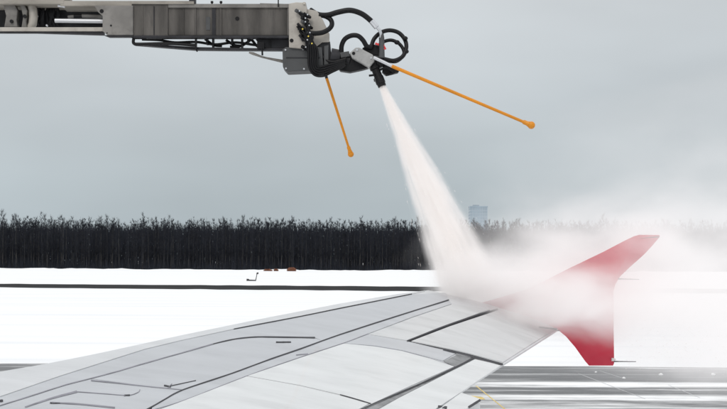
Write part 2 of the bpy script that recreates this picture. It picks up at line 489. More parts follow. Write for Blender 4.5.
tag(ug.build("undergrowth", [M_TWIG]), "dark leafless undergrowth at the foot of the forest", kind="stuff")

# rusty dry bushes on the snow bank in front of the forest
M_RUST = principled("dry_rust_leaves", (0.25, 0.105, 0.06), 0.9, var=0.4, scale=1.5)
def bush(px0, px1, py_top, py_bot, label):
    mb = MB(); Y = 585
    A, B = P(px0, py_bot, Y), P(px1, py_bot, Y); c = (A + B) / 2; w = (B.x - A.x) / 2; h = P(px0, py_top, Y).z - A.z
    org = Vector((c.x, Y, 0))
    h = max(h, .5) + .2
    for k in range(1300):
        g_ = rng.uniform(0, 6.28); r = w * math.sqrt(rng.random()); zz = h * rng.random() * (1 - .5 * (r / w) ** 2)
        q = org + Vector((math.cos(g_) * r, math.sin(g_) * r * .6, zz))
        s1 = Vector((rng.gauss(0, .2), rng.gauss(0, .2), rng.gauss(0, .2))); s2 = Vector((rng.gauss(0, .2), rng.gauss(0, .2), rng.gauss(0, .2)))
        mb.add([q, q + s1, q + s2], [(0, 1, 2)])
    for k in range(9):
        g_ = rng.uniform(0, 6.28)
        mb.tube([org, org + Vector((math.cos(g_) * w * .7, math.sin(g_) * w * .5, h * rng.uniform(.6, 1)))], [.04, .01], 3)
    tag(mb.build("dry_bush", M_RUST, origin=org), label, "bush", "rust-brown bushes before the forest")
bush(287, 296, 271.2, 274.5, "largest rust-brown dry bush on the snow before the forest")
bush(274, 278, 272.3, 274, "tiny rust-brown tuft between the large bush and the low strip of brush")
bush(264, 272, 272.4, 273.6, "low flat strip of rust-brown brush left of the larger bush")

# small dark board and leaning stake on the far snow
M_DARK = principled("dark_marker", (0.03, 0.03, 0.032), 0.6, var=0.3)
x, y = ground_at(255.5, 281)
e_ = empty("airfield_marker", (x, y, 0), "small dark board with a leaning stake on the white snow before the forest", "marker")
mb = MB(); w = 9 * y / FPX; h = 3.0 * y / FPX
mb.prism([Vector((x - w, y, 0)), Vector((x, y, 0)), Vector((x, y, h * .38)), Vector((x - w * .7, y, h * .45)), Vector((x - w * .78, y, h * .72)), Vector((x - w, y, h * .72))], .5)
mb.build("board", M_DARK, e_)
mb = MB(); mb.tube([Vector((x, y + .2, 0)), Vector((x + 1.5 * y / FPX, y + .2, 7.6 * y / FPX))], [.10, .08], 6)
st = mb.build("stake", M_DARK, e_)
mb = MB(); q = Vector((x + 1.5 * y / FPX, y + .2, 7.6 * y / FPX)); mb.prism([q + Vector((-.16, -.1, -.2)), q + Vector((.3, -.1, -.15)), q + Vector((.3, -.1, .25)), q + Vector((-.1, -.1, .2))], .15)
mb.build("plate", M_DARK, st)

# small snow clods on the taxiway
for k, (px, py, sz) in enumerate(((661, 375.5, .065), (713, 375.2, .065), (624, 378.5, .045), (596, 372.5, .035))):
    x, y = ground_at(px, py); mb = MB(); c = Vector((x, y, sz * .4)); mb.ball(c, sz, 9, 6, squash=(1.3, 1, .9))
    mb.v = [tuple(Vector(v) + Vector((rng.gauss(0, sz * .18), rng.gauss(0, sz * .18), rng.gauss(0, sz * .15)))) for v in mb.v]
    tag(mb.build("snow_clod", M_SNOW, origin=(x, y, 0)), ["white snow clod on the asphalt right of the lower red fin", "white snow clod at the far right of the asphalt", "small snow clod on the asphalt just right of the lower red fin tip", "smallest snow clod on the asphalt below the lower red fin"][k], "snow clod", "snow clods on the taxiway")

# ------------------------------------------------------------------ far tower
M_THAZED = principled("hazed_facade", (0.26, 0.33, 0.385), 0.25, var=0.12, scale=0.08, spec=0.6)  # distance haze painted into the pale wall and band colours
M_TSLAB = principled("hazed_facade_band", (0.30, 0.36, 0.41), 0.6)
TY = 1500
pl, pr = P(470, 206, TY), P(487.5, 206, TY)
tw = empty("office_tower", ((pl.x + pr.x) / 2, TY + 10, 0), "pale blue-grey high-rise tower standing behind the forest", "building")
mb = MB(); H_ = pl.z
mb.prism([Vector((pl.x, TY, 0)), Vector((pr.x, TY, 0)), Vector((pr.x, TY, H_ - 1.6)), Vector((pl.x, TY, H_ - 1.6))], 20); mb.build("wall", M_THAZED, tw)
mb = MB(); nf = 19
for k in range(1, nf):
    z = (H_ - 1.6) * k / nf
    mb.prism([Vector((pl.x - .15, TY - .15, z - .35)), Vector((pr.x + .15, TY - .15, z - .35)), Vector((pr.x + .15, TY - .15, z + .35)), Vector((pl.x - .15, TY - .15, z + .35))], 20.3)
tag(mb.build("floor_bands", M_TSLAB, tw), kind="stuff")
mb = MB()
for k in range(1, 7):
    xx = pl.x + (pr.x - pl.x) * k / 7
    mb.prism([Vector((xx - .22, TY - .3, 0)), Vector((xx + .22, TY - .3, 0)), Vector((xx + .22, TY - .3, H_ - 1.7)), Vector((xx - .22, TY - .3, H_ - 1.7))], .25)
tag(mb.build("mullions", M_TSLAB, tw), kind="stuff")
mb = MB()
mb.prism([Vector((pl.x - .4, TY - .4, H_ - 1.6)), Vector((pr.x + .4, TY - .4, H_ - 1.6)), Vector((pr.x + .4, TY - .4, H_)), Vector((pl.x - .4, TY - .4, H_))], 20.8)
rf = mb.build("roof", M_THAZED, tw)
mb = MB()
mb.prism([Vector((pl.x + 4, TY + 6, H_)), Vector((pl.x + 11, TY + 6, H_)), Vector((pl.x + 11, TY + 6, H_ + 1.6)), Vector((pl.x + 4, TY + 6, H_ + 1.6))], 7)
mb.build("plant_room", M_TSLAB, rf)

# ------------------------------------------------------------------ the aircraft wing
S_TIP = 15.0
def LE(s): return 0.74 - 0.51 * (S_TIP - s)
def TE(s): return 2.24 - 0.317 * (S_TIP - s)
def base_drop(s): return 0.773 + 0.056 * (S_TIP - s)
LEpix = [(-45, 379.5), (0, 371.5), (45, 364), (100, 353), (180, 335.5), (260, 319), (340, 303.5), (400, 293.6), (425, 290.6)]
lsx, lsy = [], []
for px, py in LEpix:
    dx, dz = ray(px, py)
    s = (0.74 - 0.51 * S_TIP) / (dx - 0.51)
    lsx.append(s); lsy.append(dz * s + base_drop(s))
def lift(s): return interp(s, lsx, lsy) if s > lsx[0] else lsy[0]
def hump(c): return 0.05 * math.sin(math.pi * min(max(c, 0), 1))
def surf(s, c):
    z = EYE - base_drop(s) + lift(min(s, S_TIP)) * (1 - c) + hump(c)
    return Vector((LE(s) + (TE(s) - LE(s)) * c, s, z))
def onwing(px, py, off=0.0):
    dx, dz = ray(px, py)
    def g_(s):
        c = (dx * s - LE(s)) / (TE(s) - LE(s)); c = max(c, -0.05)
        return EYE + dz * s - surf(s, c).z
    lo = 5.5
    hi = lo
    while g_(hi) > 0 and hi < 16.2: lo = hi; hi += 0.1
    for _ in range(40):
        m_ = (lo + hi) / 2
        if g_(m_) > 0: lo = m_
        else: hi = m_
    s = (lo + hi) / 2
    return Vector((dx * s, s, EYE + dz * s + off))

def wing_mat(name, col, dirt=0.25, rough=0.38):
    return principled(name, col, rough, var=0.06, scale=1.6, stretch=(1.0, 2.5, 1), dark=[c * .66 for c in col], dark_amt=dirt * 1.5, dark_scale=1.9, bump=0.03, bump_scale=3, coat=0.15)
M_W_LIGHT = wing_mat("wing_light_grey_paint", (0.56, 0.572, 0.585), .2)
M_W_GREY = wing_mat("wing_grey_paint", (0.44, 0.455, 0.478), .2)
M_W_WHITE = wing_mat("wing_white_paint", (0.63, 0.645, 0.648), .25)
M_W_MID = wing_mat("wing_worn_paint", (0.53, 0.54, 0.545), .4)
M_W_DIRTY = principled("wing_dirty_sealant", (0.22, 0.225, 0.23), .6, var=.3, scale=7, dark=(.06, .06, .06), dark_amt=.7, dark_scale=9)
M_GAP = principled("panel_gap_dark", (0.024, 0.024, 0.030), .7, var=.2)
M_GAP2 = principled("panel_gap_grey", (0.22, 0.22, 0.25), .7, var=.3)
M_RED = principled("red_fin_paint", (0.46, 0.005, 0.032), .45, var=.08, scale=3, spec=.2)

root_p = surf(15, .5)
wing = empty("aircraft_wing", (0, 8.0, 2.6), "light grey airliner wing with panel lines, seen from above, ending in a red tip fence", "wing")
wb = MB(); SS = [5.2 + (15.02 - 5.2) * i / 40 for i in range(41)]
prof = [(c, 0, 0) for c in (1, .9, .75, .6, .45, .3, .2, .12, .07, .03, 0.0)]
nose = [(-.012, -.022), (-.018, -.055), (-.012, -.095), (.01, -.14)]
rows = []
for s in SS:
    ch = TE(s) - LE(s); row = [surf(s, c) for c, _, _ in prof]
    for c, dz in nose: q = surf(s, 0); row.append(Vector((q.x + c * ch, s, q.z + dz)))
    for c in (.1, .3, .55, .8, 1.0):
        q = surf(s, c); t_ = .26 * (1 - c) ** .7 * ch / 2.2 + .016
        row.append(Vector((q.x, s, q.z - t_)))
    rows.append(row)
K = len(rows[0]); vs = [p for r in rows for p in r]
fs = [(i * K + k, i * K + (k + 1) % K, (i + 1) * K + (k + 1) % K, (i + 1) * K + k) for i in range(len(SS) - 1) for k in range(K)]
fs += [tuple(range(K)), tuple(range((len(SS) - 1) * K, len(SS) * K))]
wb.add(vs, fs)
wb.build("wing_skin", M_W_LIGHT, wing, smooth=35)

def inset(poly, w):
    "move every edge of a photo-space polygon inwards by w pixels"
    n = len(poly); area = sum(poly[i][0] * poly[(i + 1) % n][1] - poly[(i + 1) % n][0] * poly[i][1] for i in range(n)); sg = 1 if area > 0 else -1
    out = []
    for i in range(n):
        p0, p1, p2 = Vector(poly[i - 1]), Vector(poly[i]), Vector(poly[(i + 1) % n])
        d1, d2 = (p1 - p0).normalized(), (p2 - p1).normalized()
        n1, n2 = Vector((-d1.y, d1.x)) * sg, Vector((-d2.y, d2.x)) * sg
        b = n1 + n2
        k = w / max(.35, 1 + n1.dot(n2))
        out.append(tuple(p1 + b * k))
    return out

def panel(name, poly, mat, gap=.45, thick=.007, parent=None, label=None, lower=0.0):
    q = inset(poly, gap)
    bm = bmesh.new(); f = bm.faces.new([bm.verts.new((x, y, 0)) for x, y in q])
    xs = [p[0] for p in q]; ys = [p[1] for p in q]
    def cut(co, no):
        bmesh.ops.bisect_plane(bm, geom=bm.verts[:] + bm.edges[:] + bm.faces[:], plane_co=co, plane_no=no)
    xx = min(xs) + 30
    while xx < max(xs): cut((xx, 0, 0), (1, 0, 0)); xx += 30
    yy = min(ys) + 9
    while yy < max(ys): cut((0, yy, 0), (0, 1, 0)); yy += 9
    bmesh.ops.triangulate(bm, faces=[f for f in bm.faces if len(f.verts) > 4])
    for v in bm.verts: v.co = onwing(v.co.x, v.co.y, thick - lower)
    ext = bmesh.ops.extrude_edge_only(bm, edges=[e for e in bm.edges if e.is_boundary])
    for v in [g_ for g_ in ext["geom"] if isinstance(g_, bmesh.types.BMVert)]: v.co.z -= thick + .004
    bmesh.ops.recalc_face_normals(bm, faces=bm.faces)
    up = sum(f.normal.z * f.calc_area() for f in bm.faces)
    if up < 0: bmesh.ops.reverse_faces(bm, faces=bm.faces)
    me = bpy.data.meshes.new(name); bm.to_mesh(me); bm.free(); me.materials.append(mat)
    me.polygons.foreach_set("use_smooth", [True] * len(me.polygons)); me.set_sharp_from_angle(angle=math.radians(35))
    o = bpy.data.objects.new(name, me); COL.objects.link(o); o.parent = parent or wing; o.location = -wing.location if parent is None else (0, 0, 0)
    if label: o["label"] = label
    return o

def ribbon(mb, pts, w, off=.0015, per=5, taper=None):
    "a flat strip along photo-space points, w pixels wide, laid on the wing"
    p3 = [Vector((x, y, 0)) for x, y in pts]; sp_ = spline(p3, per) if len(p3) > 2 else [p3[0].lerp(p3[1], k / 12) for k in range(13)]
    vs = []
    for i, p in enumerate(sp_):
        t = (sp_[min(i + 1, len(sp_) - 1)] - sp_[max(i - 1, 0)]).normalized(); nn = Vector((-t.y, t.x, 0))
        ww = w if taper is None else w * (taper[0] + (taper[1] - taper[0]) * i / (len(sp_) - 1))
        ww *= .74 + .24 * vnoise(i * .6, w * 3 + pts[0][0])
        a, b = p + nn * ww / 2, p - nn * ww / 2
        vs += [onwing(a.x, a.y, off), onwing(b.x, b.y, off)]
    mb.add(vs, [(2 * i, 2 * i + 1, 2 * i + 3, 2 * i + 2) for i in range(len(sp_) - 1)])

L1 = [(-40, 420), (0, 407), (35.5, 395.8), (66, 386), (91, 379.6), (120, 371.8), (140, 365.8), (180, 354.5), (213, 345), (235, 340), (255, 338), (275, 338), (315, 338.6)]
L2 = [(-40, 411), (8, 395), (60, 377), (145, 350), (180, 341.5), (234, 329.8), (300, 317.2), (340, 309), (412, 294.6)]
L3 = [(120, 425), (152, 408), (165, 400.5), (183, 391), (231, 374.8), (271, 360), (300, 350), (340, 335.5), (400, 316), (449, 300.6)]
L5 = [(110, 434), (150, 414), (184, 401.5), (247, 377), (300, 358.5), (344, 344), (368, 334.8), (412, 318), (452, 304.5)]
L4 = [(247, 377), (300, 386.7), (340, 396), (370, 404.5)]
LEl = [(x, y + .9) for x, y in LEpix]
A_ = panel("slat", [(-40, 380)] + LEl[1:] + L2[::-1], M_W_LIGHT, .3)
panel("wing_panel", L2 + [(446, 292.5), (449, 300)] + L3[::-1][1:4] + [(322, 341.5)] + L1[::-1], M_W_GREY, .4, .0055)
panel("wing_panel", L1[4:] + [(324, 342)] + L3[::-1][3:7] + [(147, 387.5)], M_W_GREY, .4)
panel("wing_panel", L1[:5] + [(147, 387.5), (183, 391)] + L3[::-1][7:] + [(-40, 432)], M_W_GREY, .4)
panel("wing_panel", L3[1:] + L5[::-1][:-1], M_W_GREY, .35)
panel("spoiler", L5[:4] + L4[1:] + [(340, 421), (250, 448)], M_W_WHITE, .4, .009)
panel("spoiler", [L5[3], (300, 358.5), (344, 344), (375, 347), (402, 351.6), (430, 359), (455, 367.4), (410, 387.5), (365, 408), (370, 404.5), (340, 396), (300, 386.7)], M_W_WHITE, .45, .009)
panel("wing_panel", [(344, 344), (368, 334.8), (408, 341.8), (457, 353.6), (443, 361.8), (430, 358.5), (402, 351.2), (375, 346.7)], M_W_GREY, .35)
panel("sealant_patch", [(443, 362), (457, 355), (475, 358.5), (456.5, 368.2)], M_W_DIRTY, .3)
panel("wing_panel", [(368, 334.8), (412, 318), (452, 304.5), (490, 309.5), (447, 326), (407, 341.4)], M_W_MID, .45)
panel("aileron", [(410.5, 342), (450, 326.5), (500, 309.8), (540, 316), (556, 329.6), (503, 363.6), (459, 352.2)], M_W_MID, .55, .009)
panel("flap", [(475, 359.6), (502, 365.6), (481.5, 379.5), (461, 393.6), (430, 414), (405, 430), (350, 428), (399, 398.6), (457.5, 368.6)], M_W_WHITE, .4, .008)
panel("sealant_strip", [(456, 368), (410, 388.2), (365, 408.6), (338, 422), (352, 424), (398, 398.4), (440, 377)], M_W_DIRTY, .15, .003)
# dark joints seen in the gaps between the panels
gm = MB()
ribbon(gm, L1[-6:], 1.7, .009, taper=(.6, 1.0)); ribbon(gm, L2[5:], 1.1)
ribbon(gm, L3, 1.35, .0095); ribbon(gm, L2[5:], .8, .0095)
ribbon(gm, [(407, 342.2), (447, 326.6), (498, 309.2)], 2.3, .0015); ribbon(gm, [(407, 342), (447, 326.3), (490, 311.5)], 1.6, .0105)
ribbon(gm, [(409, 341.8), (459, 352.4), (503, 364.2)], 1.5); ribbon(gm, [(443, 350.6), (470, 357.6), (503, 366.2)], 1.1, .011)
ribbon(gm, [(474, 358.6), (457, 367.6), (420, 385), (380, 402.2), (352, 415)], 1.6, .0105, taper=(1.2, .7))
ribbon(gm, [(474, 358.5), (502, 365)], 1.6, .0105)
ribbon(gm, L4, 1.2); ribbon(gm, [(340, 396), (356, 400.5), (371, 405)], 1.3, .0105)
ribbon(gm, [(539, 327.8), (548, 329), (557, 330)], 2.0, .0105)
ribbon(gm, [(50, 404.2), (54, 404.5), (60, 404.6)], 1.8, .009, taper=(1.2, .6)); ribbon(gm, [(164, 386.6), (171, 388)], 1.8, .009)
ribbon(gm, [(276, 343.1), (279, 343.15), (283.5, 343.1), (288, 343), (291, 343)], 1.7, .009); ribbon(gm, [(170, 387.2), (196, 381.6)], .9, .009)
ribbon(gm, [(124, 396.6), (130, 396.4)], 1.8, .009); ribbon(gm, [(468.5, 409), (480.5, 401.4)], 3.0, .012); ribbon(gm, [(438, 408), (447, 409.4)], 3.2, .012)
ribbon(gm, [(-4, 402.5), (3, 401.8)], 2.6, .0085)
tag(gm.build("panel_joints", M_GAP, wing), kind="stuff")
gm = MB()
ribbon(gm, L1[:9], 1.1, .0095, taper=(1, 1.1)); ribbon(gm, [(77, 393), (105, 395), (128, 396.5), (138, 393.5), (140, 390.7)], .9, .009)
ribbon(gm, [(25, 408.5), (52, 399.5), (77, 392.8)], 2.2, .009, taper=(.7, 1.2))
ribbon(gm, [(91, 381.6), (120, 384.5), (147, 387.5), (183, 391)], 1.3, .009, taper=(1.2, .6))
ribbon(gm, [(52, 404), (80, 405.5), (115, 409)], 1.8, .009); ribbon(gm, [(150, 412), (184, 401.5), (247, 377), (300, 358.3), (344, 343.8), (368, 334.6)], .7, .009)
ribbon(gm, [(455, 367), (430, 358.8), (402, 351.4), (375, 346.8), (344, 344)], .9, .0015)
ribbon(gm, [(296, 356), (308, 354.8)], 1.2, .009); ribbon(gm, [(168, 389), (172, 385)], 1.0, .009)
ribbon(gm, [(365, 334), (385, 330), (412, 317)], .5, .0015)
tag(gm.build("panel_seams", M_GAP2, wing), kind="stuff")

# box at the flap's trailing edge (tail of a track fairing)
fb = MB()
fr_p = [onwing(x, y, .012) for x, y in ((461, 393.6), (480.3, 400.2), (468, 409), (440, 428), (425, 420))]
lowp = [p - Vector((0, 0, .10)) for p in fr_p]; n_ = len(fr_p)
fb.add(fr_p + lowp, [tuple(range(n_)), tuple(range(2 * n_ - 1, n_ - 1, -1))] + [(i, i + n_, (i + 1) % n_ + n_, (i + 1) % n_) for i in range(n_)])
fb.build("flap_track_fairing", M_W_WHITE, wing, bevel=.008)

# wing tip fence
FY = 15.06
fence_pts = [(470, 306), (500, 297.5), (526, 289.5), (550, 278), (567.6, 269), (603, 252), (624, 241), (634, 236.2), (639, 234.8), (659, 235), (660, 236.5), (652, 246), (644, 254.5), (630, 267), (620, 276.5), (615.5, 284), (613.5, 291), (613.6, 327), (614.2, 363), (613, 365.6), (589, 365.6), (585, 361), (575, 347), (566, 336.5), (557, 329), (520, 322)]
fm = MB(); cx_, cy_ = 585, 305
def fpos(p, y): return P(p[0], p[1], FY) + Vector((0, y, 0))
n_ = len(fence_pts); inn = [(p[0] * .93 + cx_ * .07, p[1] * .95 + cy_ * .05) for p in fence_pts]
vs = [fpos(p, 0) for p in fence_pts] + [fpos(p, -.022) for p in inset(fence_pts, 2.6)] + [fpos(p, .022) for p in inset(fence_pts, 2.6)]
fs = [(i, (i + 1) % n_, (i + 1) % n_ + n_, i + n_) for i in range(n_)] + [(i, i + 2 * n_, (i + 1) % n_ + 2 * n_, (i + 1) % n_) for i in range(n_)]
fs += [tuple(range(2 * n_ - 1, n_ - 1, -1)), tuple(range(2 * n_, 3 * n_))]
fm.add(vs, fs)
fence = fm.build("wingtip_fence", M_RED, wing, smooth=50)
M_WICK = principled("static_wick_dark", (.03, .03, .032), .5)
for (a, b, par) in (((552, 319.5), (588, 324), wing), ((556, 330.3), (577, 332.2), wing), ((613.5, 361.4), (636, 361.6), fence), ((617, 278.8), (639, 279.4), fence), ((573, 313.5), (606, 317.2), wing)):
    mb = MB(); A, B = P(*a, FY), P(*b, FY); mb.tube([A, A.lerp(B, .25), B], [.009, .006, .004], 6)
    mb.build("static_wick", M_WICK, par)
mb = MB(); A = P(611.5, 359.5, FY - .03); mb.tube([A, A + Vector((.03, 0, 0)), A + Vector((.05, 0, 0))], [.02, .018, .004], 8)
mb.build("navigation_light", principled("lamp_glass", (.6, .55, .55), .15), fence)

# ------------------------------------------------------------------ de-icing boom
BY = 16.0
M_BOOM = principled("weathered_grey_brown_paint", (.078, .072, .066), .65, var=.5, scale=2.2, stretch=(2.5, 1, .5), dark=(.035, .033, .032), dark_amt=.9, dark_scale=3.0, spec=.25, bump=.1, bump_scale=12)
M_PLATE = principled("weathered_grey_plate", (.155, .147, .137), .6, var=.3, scale=3, dark=(.045, .04, .036), dark_amt=.85, dark_scale=4)
M_BEIGE = principled("dirty_beige_paint", (.37, .345, .31), .55, var=.15, scale=4, dark=(.14, .12, .10), dark_amt=.55, dark_scale=5)
M_CHORD = principled("dirty_chord_paint", (.27, .25, .22), .6, var=.2, scale=3, stretch=(.6, 1, 2), dark=(.08, .07, .06), dark_amt=.75, dark_scale=3.5, spec=.3)
M_BLACK = principled("black_rubber", (.005, .005, .006), .45, var=.2, spec=.22)
M_STEEL = principled("bare_steel", (.55, .56, .58), .3, metal=.85, var=.1)
M_CHROME = principled("pale_steel_rod", (.55, .56, .58), .35, metal=.35)
M_GREYBOX = principled("grey_cast_box", (.062, .064, .066), .55, spec=.3, var=.2, scale=6, dark=(.03, .03, .03), dark_amt=.5)
M_KNUCKLE = principled("pale_grey_casting", (.30, .30, .295), .5, var=.15, scale=8, dark=(.08, .08, .08), dark_amt=.5, dark_scale=10)
M_ORANGE = principled("orange_yellow_rod", (.58, .215, .010), .4, var=.12, scale=3, spec=.3)
M_REDTAG = principled("red_band", (.55, .03, .03), .5)
M_DARKSTEEL = principled("dark_grimy_steel", (.016, .016, .019), .5, var=.5, scale=6, spec=.3)
M_YTAG = principled("yellow_hose_tag", (.65, .5, .08), .5)
M_STICKER = M_BEIGE
boom = empty("deicing_boom", tuple(P(200, 20, BY + .2)), "grey-brown telescopic de-icing boom with black hoses and a nozzle reaching over the wing", "boom")

# left, open lattice section
mb = MB(); mb.pbox(-320, -9, 64, 4.2, BY - .02, .46); sec = mb.build("inner_section", M_CHORD, boom, bevel=.01)
mb = MB(); mb.pbox(-320, 27.2, 104, 31.2, BY - .02, .07); mb.build("bottom_chord", M_BEIGE, sec, bevel=.006)
mb = MB(); mb.pprism([(-320, 32.6), (36, 33), (104, 35), (104, 31.3), (-320, 31.3)], BY + .0, .06); mb.build("lower_flange", M_DARKSTEEL, sec)
mb = MB(); mb.pbox(-320, 4.4, 104, 31, BY + .36, .03); mb.build("back_web", M_DARKSTEEL, sec)
mb = MB(); mb.pbox(60, .8, 192, 6.0, BY - .015, .42); mb.build("top_plate", M_CHORD, sec, bevel=.006)
for (x0, x1, y0, y1, dpt, mt) in ((3, 17.5, 4.5, 27, .12, M_PLATE), (20, 27, 4.4, 29, .16, M_PLATE)):
    mb = MB(); mb.pprism([(x0, y0), (x1 - 3, y0), (x1, y0 + 6), (x1 - 1, y1 - 7), (x1, y1), (x0 + 1, y1), (x0 + 3, (y0 + y1) / 2)], BY + .05, dpt)
    br = mb.build("bracket", mt, sec, bevel=.01)
    mb = MB(); q = P((x0 + x1) / 2 + 1.5, y0 + (17 if x0 < 10 else 12), BY + .045); mb.tube([q + Vector((0, -.02, 0)), q + Vector((0, .02, 0))], .022, 10); mb.build("bolt_hole", M_BLACK, br)
mb = MB(); mb.tube([P(30.5, 3, BY + .12), P(32.8, 10, BY + .12), P(33.4, 17, BY + .12), P(32.5, 24, BY + .12), P(30, 29, BY + .12)], [.05, .055, .055, .055, .05], 12); mb.build("guide_roller", M_BEIGE, sec, smooth=50)
mb = MB(); mb.tube([P(55, 20.6, BY + .08), P(103, 21.2, BY + .08)], .026, 14); mb.build("hydraulic_rod", M_CHROME, sec, smooth=40)
mb = MB(); mb.tube([P(68, 17, BY + .12), P(74, 16.4, BY + .12)], .02, 10); mb.tube([P(82, 16, BY + .12), P(102, 16.6, BY + .12)], .024, 10); mb.build("hydraulic_pipe", M_PLATE, sec, smooth=40)
mb = MB(); mb.tube([P(74, 16.4, BY + .12), P(82, 16, BY + .12)], .028, 10); mb.build("pipe_coupling", M_BLACK, sec, smooth=40)
mb = MB(); mb.tube([P(58, 5.6, BY + .02), P(65, 6.6, BY + .02)], .016, 8); mb.build("grease_fitting", M_CHROME, sec, smooth=40)
mb = MB()
for k in range(11):
    xx = rng.uniform(36, 58); mb.tube(spline([P(xx, 5, BY + .25), P(xx + rng.uniform(-4, 4), 14, BY + .22), P(xx + rng.uniform(-6, 6), 26, BY + .25)], 4), .022, 6)
mb.build("hose_bundle", M_BLACK, sec, smooth=60)
for (xx, yy) in ((37.2, 16.2), (47, 25.6)):
    mb = MB(); q = P(xx, yy, BY + .17); mb.tube([q + Vector((0, -.02, 0)), q + Vector((0, .02, 0))], .012, 6); mb.build("pipe_fitting", M_CHROME, sec)

# side plate and box sections of the telescope
def hole(px, py, r, par, Y):
    m_ = MB(); q = P(px, py, Y); m_.tube([q + Vector((0, -.004, 0)), q + Vector((0, .02, 0))], r, 12); m_.build("bolt_hole", M_BLACK, par)
mb = MB(); mb.pprism([(94, 5.5), (133, 5.5), (133, 35), (107, 35), (102.5, 31), (102.5, 16), (98, 12)], BY - .05, .06); pl_ = mb.build("side_plate", M_PLATE, boom, bevel=.006)
mb = MB(); mb.pprism([(104, 35.2), (133, 35.2), (133, 37.2), (109, 37.2)], BY - .045, .06); mb.build("lower_lip", M_DARKSTEEL, pl_)
hole(101.7, 11.2, .025, pl_, BY - .05); hole(111, 25.6, .012, pl_, BY - .05); hole(107, 33, .008, pl_, BY - .05)
mb = MB(); mb.pbox(131.5, 4.2, 168, 36.2, BY - .02, .20); se = mb.build("boom_section", M_BOOM, boom, bevel=.006)
for xx in (142, 153.5):
    mb = MB(); mb.pbox(xx, 6.4, xx + 1.0, 35, BY - .027, .01); mb.build("weld_rib", M_DARKSTEEL if xx > 150 else M_BOOM, se)
mb = MB(); mb.pbox(131.5, 1.2, 194, 4.0, BY - .04, .36); mb.build("top_flange", M_CHORD, se, bevel=.004)
mb = MB(); mb.pbox(189, -3, 195.5, 3.6, BY - .03, .08); mb.build("stop_block", M_DARKSTEEL, se)
mb = MB(); mb.pbox(131.5, 35.4, 300, 38.0, BY - .035, .10); mb.build("lower_flange", M_DARKSTEEL, boom, bevel=.004)
mb = MB(); mb.pbox(166, 6.0, 292, 35.4, BY, .20); so = mb.build("outer_section", M_BOOM, boom, bevel=.006)
mb = MB(); mb.pbox(168, 3.8, 292, 7.6, BY - .025, .36); mb.build("top_flange", M_PLATE, so, bevel=.004)
for (xx, w_, mt) in ((167, 1.2, M_DARKSTEEL), (183, .8, M_BOOM), (195, 1.0, M_BOOM), (212, 3.6, M_DARKSTEEL), (219.5, 2.2, M_BOOM), (287.6, 1.0, M_PLATE)):
    mb = MB(); mb.pbox(xx, 7.8, xx + w_, 35.2, BY - .012, .03); mb.build("weld_rib", mt, so)
mb = MB(); mb.pbox(206, 17, 210, 30, BY - .006, .01); mb.build("patch_plate", M_GREYBOX, so)
hole(237.3, 18.7, .026, so, BY)
for xx in (212, 221):
    mb = MB(); q = P(xx, 5.5, BY + .1); mb.tube([q, P(xx, 3.2, BY + .1), P(xx, 3.1, BY + .1), P(xx, 1.2, BY + .1)], [.01, .01, .018, .016], 8); mb.build("stud", M_BLACK, so)
mb = MB(); mb.tube([P(278.3, 7, BY - .04), P(278.3, -4, BY - .04)], .008, 6); mb.build("thin_post", M_BLACK, so)
mb = MB(); mb.pprism([(260, 3.2), (290, 4.0), (290, 5.2), (260, 4.8)], BY + .05, .2); mb.build("cover_strip", M_PLATE, so)

# energy chain tray hanging below the boom
tray = MB(); tray.pprism([(134, 43), (196, 47), (262, 48.2), (285, 48.2), (285, 50.4), (232, 50.2), (196, 49.8), (165, 47.4), (134, 44.8)], BY + .05, .10)
tray.pprism([(255, 38.5), (290, 38.5), (290, 48.2), (262, 48.2)], BY + .08, .05)
tr_ = tray.build("hose_tray", M_DARKSTEEL, boom, bevel=.004)
mb = MB(); mb.tube(spline([P(146, 38, BY), P(135.5, 37.5, BY), P(133.4, 40.5, BY), P(134.2, 43.6, BY), P(140, 44.2, BY), P(170, 43.6, BY), P(196, 45.4, BY)], 6), .02, 8); mb.build("hose", M_BLACK, tr_, smooth=60)
mb = MB(); mb.tube(spline([P(142, 39.4, BY + .1), P(160, 40.2, BY + .1), P(175, 42.5, BY + .1), P(196, 42, BY + .1), P(215, 44.5, BY + .1), P(236, 42.5, BY + .1), P(262, 45.6, BY + .1), P(288, 43, BY + .1)], 6), .016, 8); mb.build("hose", M_BLACK, tr_, smooth=60)
for k, (a, bq) in enumerate((((205, 39), (222, 46)), ((226, 40), (242, 46)), ((230, 47), (252, 39)), ((252, 40), (262, 47)))):
    mb = MB(); mb.tube(spline([P(*a, BY + .12), P((a[0] + bq[0]) / 2, max(a[1], bq[1]) - 1, BY + .12), P(*bq, BY + .12)], 5), .017, 8); mb.build("hose", M_BLACK, tr_, smooth=60)
mb = MB(); mb.pbox(194.8, 37.5, 196.6, 49.5, BY - .02, .06); mb.tube([P(195.6, 49, BY), P(197.4, 51.6, BY)], .01, 6); mb.build("hanger", M_BLACK, tr_)
mb = MB(); mb.pbox(257, 42, 264, 48, BY - .02, .05); mb.tube([P(262, 44, BY - .01), P(262.4, 55.4, BY - .01)], .012, 6); mb.build("hanger", M_BLACK, tr_)
for k, xx in enumerate((206, 212, 231, 241, 247, 269)):
    mb = MB(); mb.pbox(xx, 37.8, xx + 1.8, 48.5 if k % 2 else 44, BY + .06, .1); mb.build("chain_link", M_BLACK, tr_)

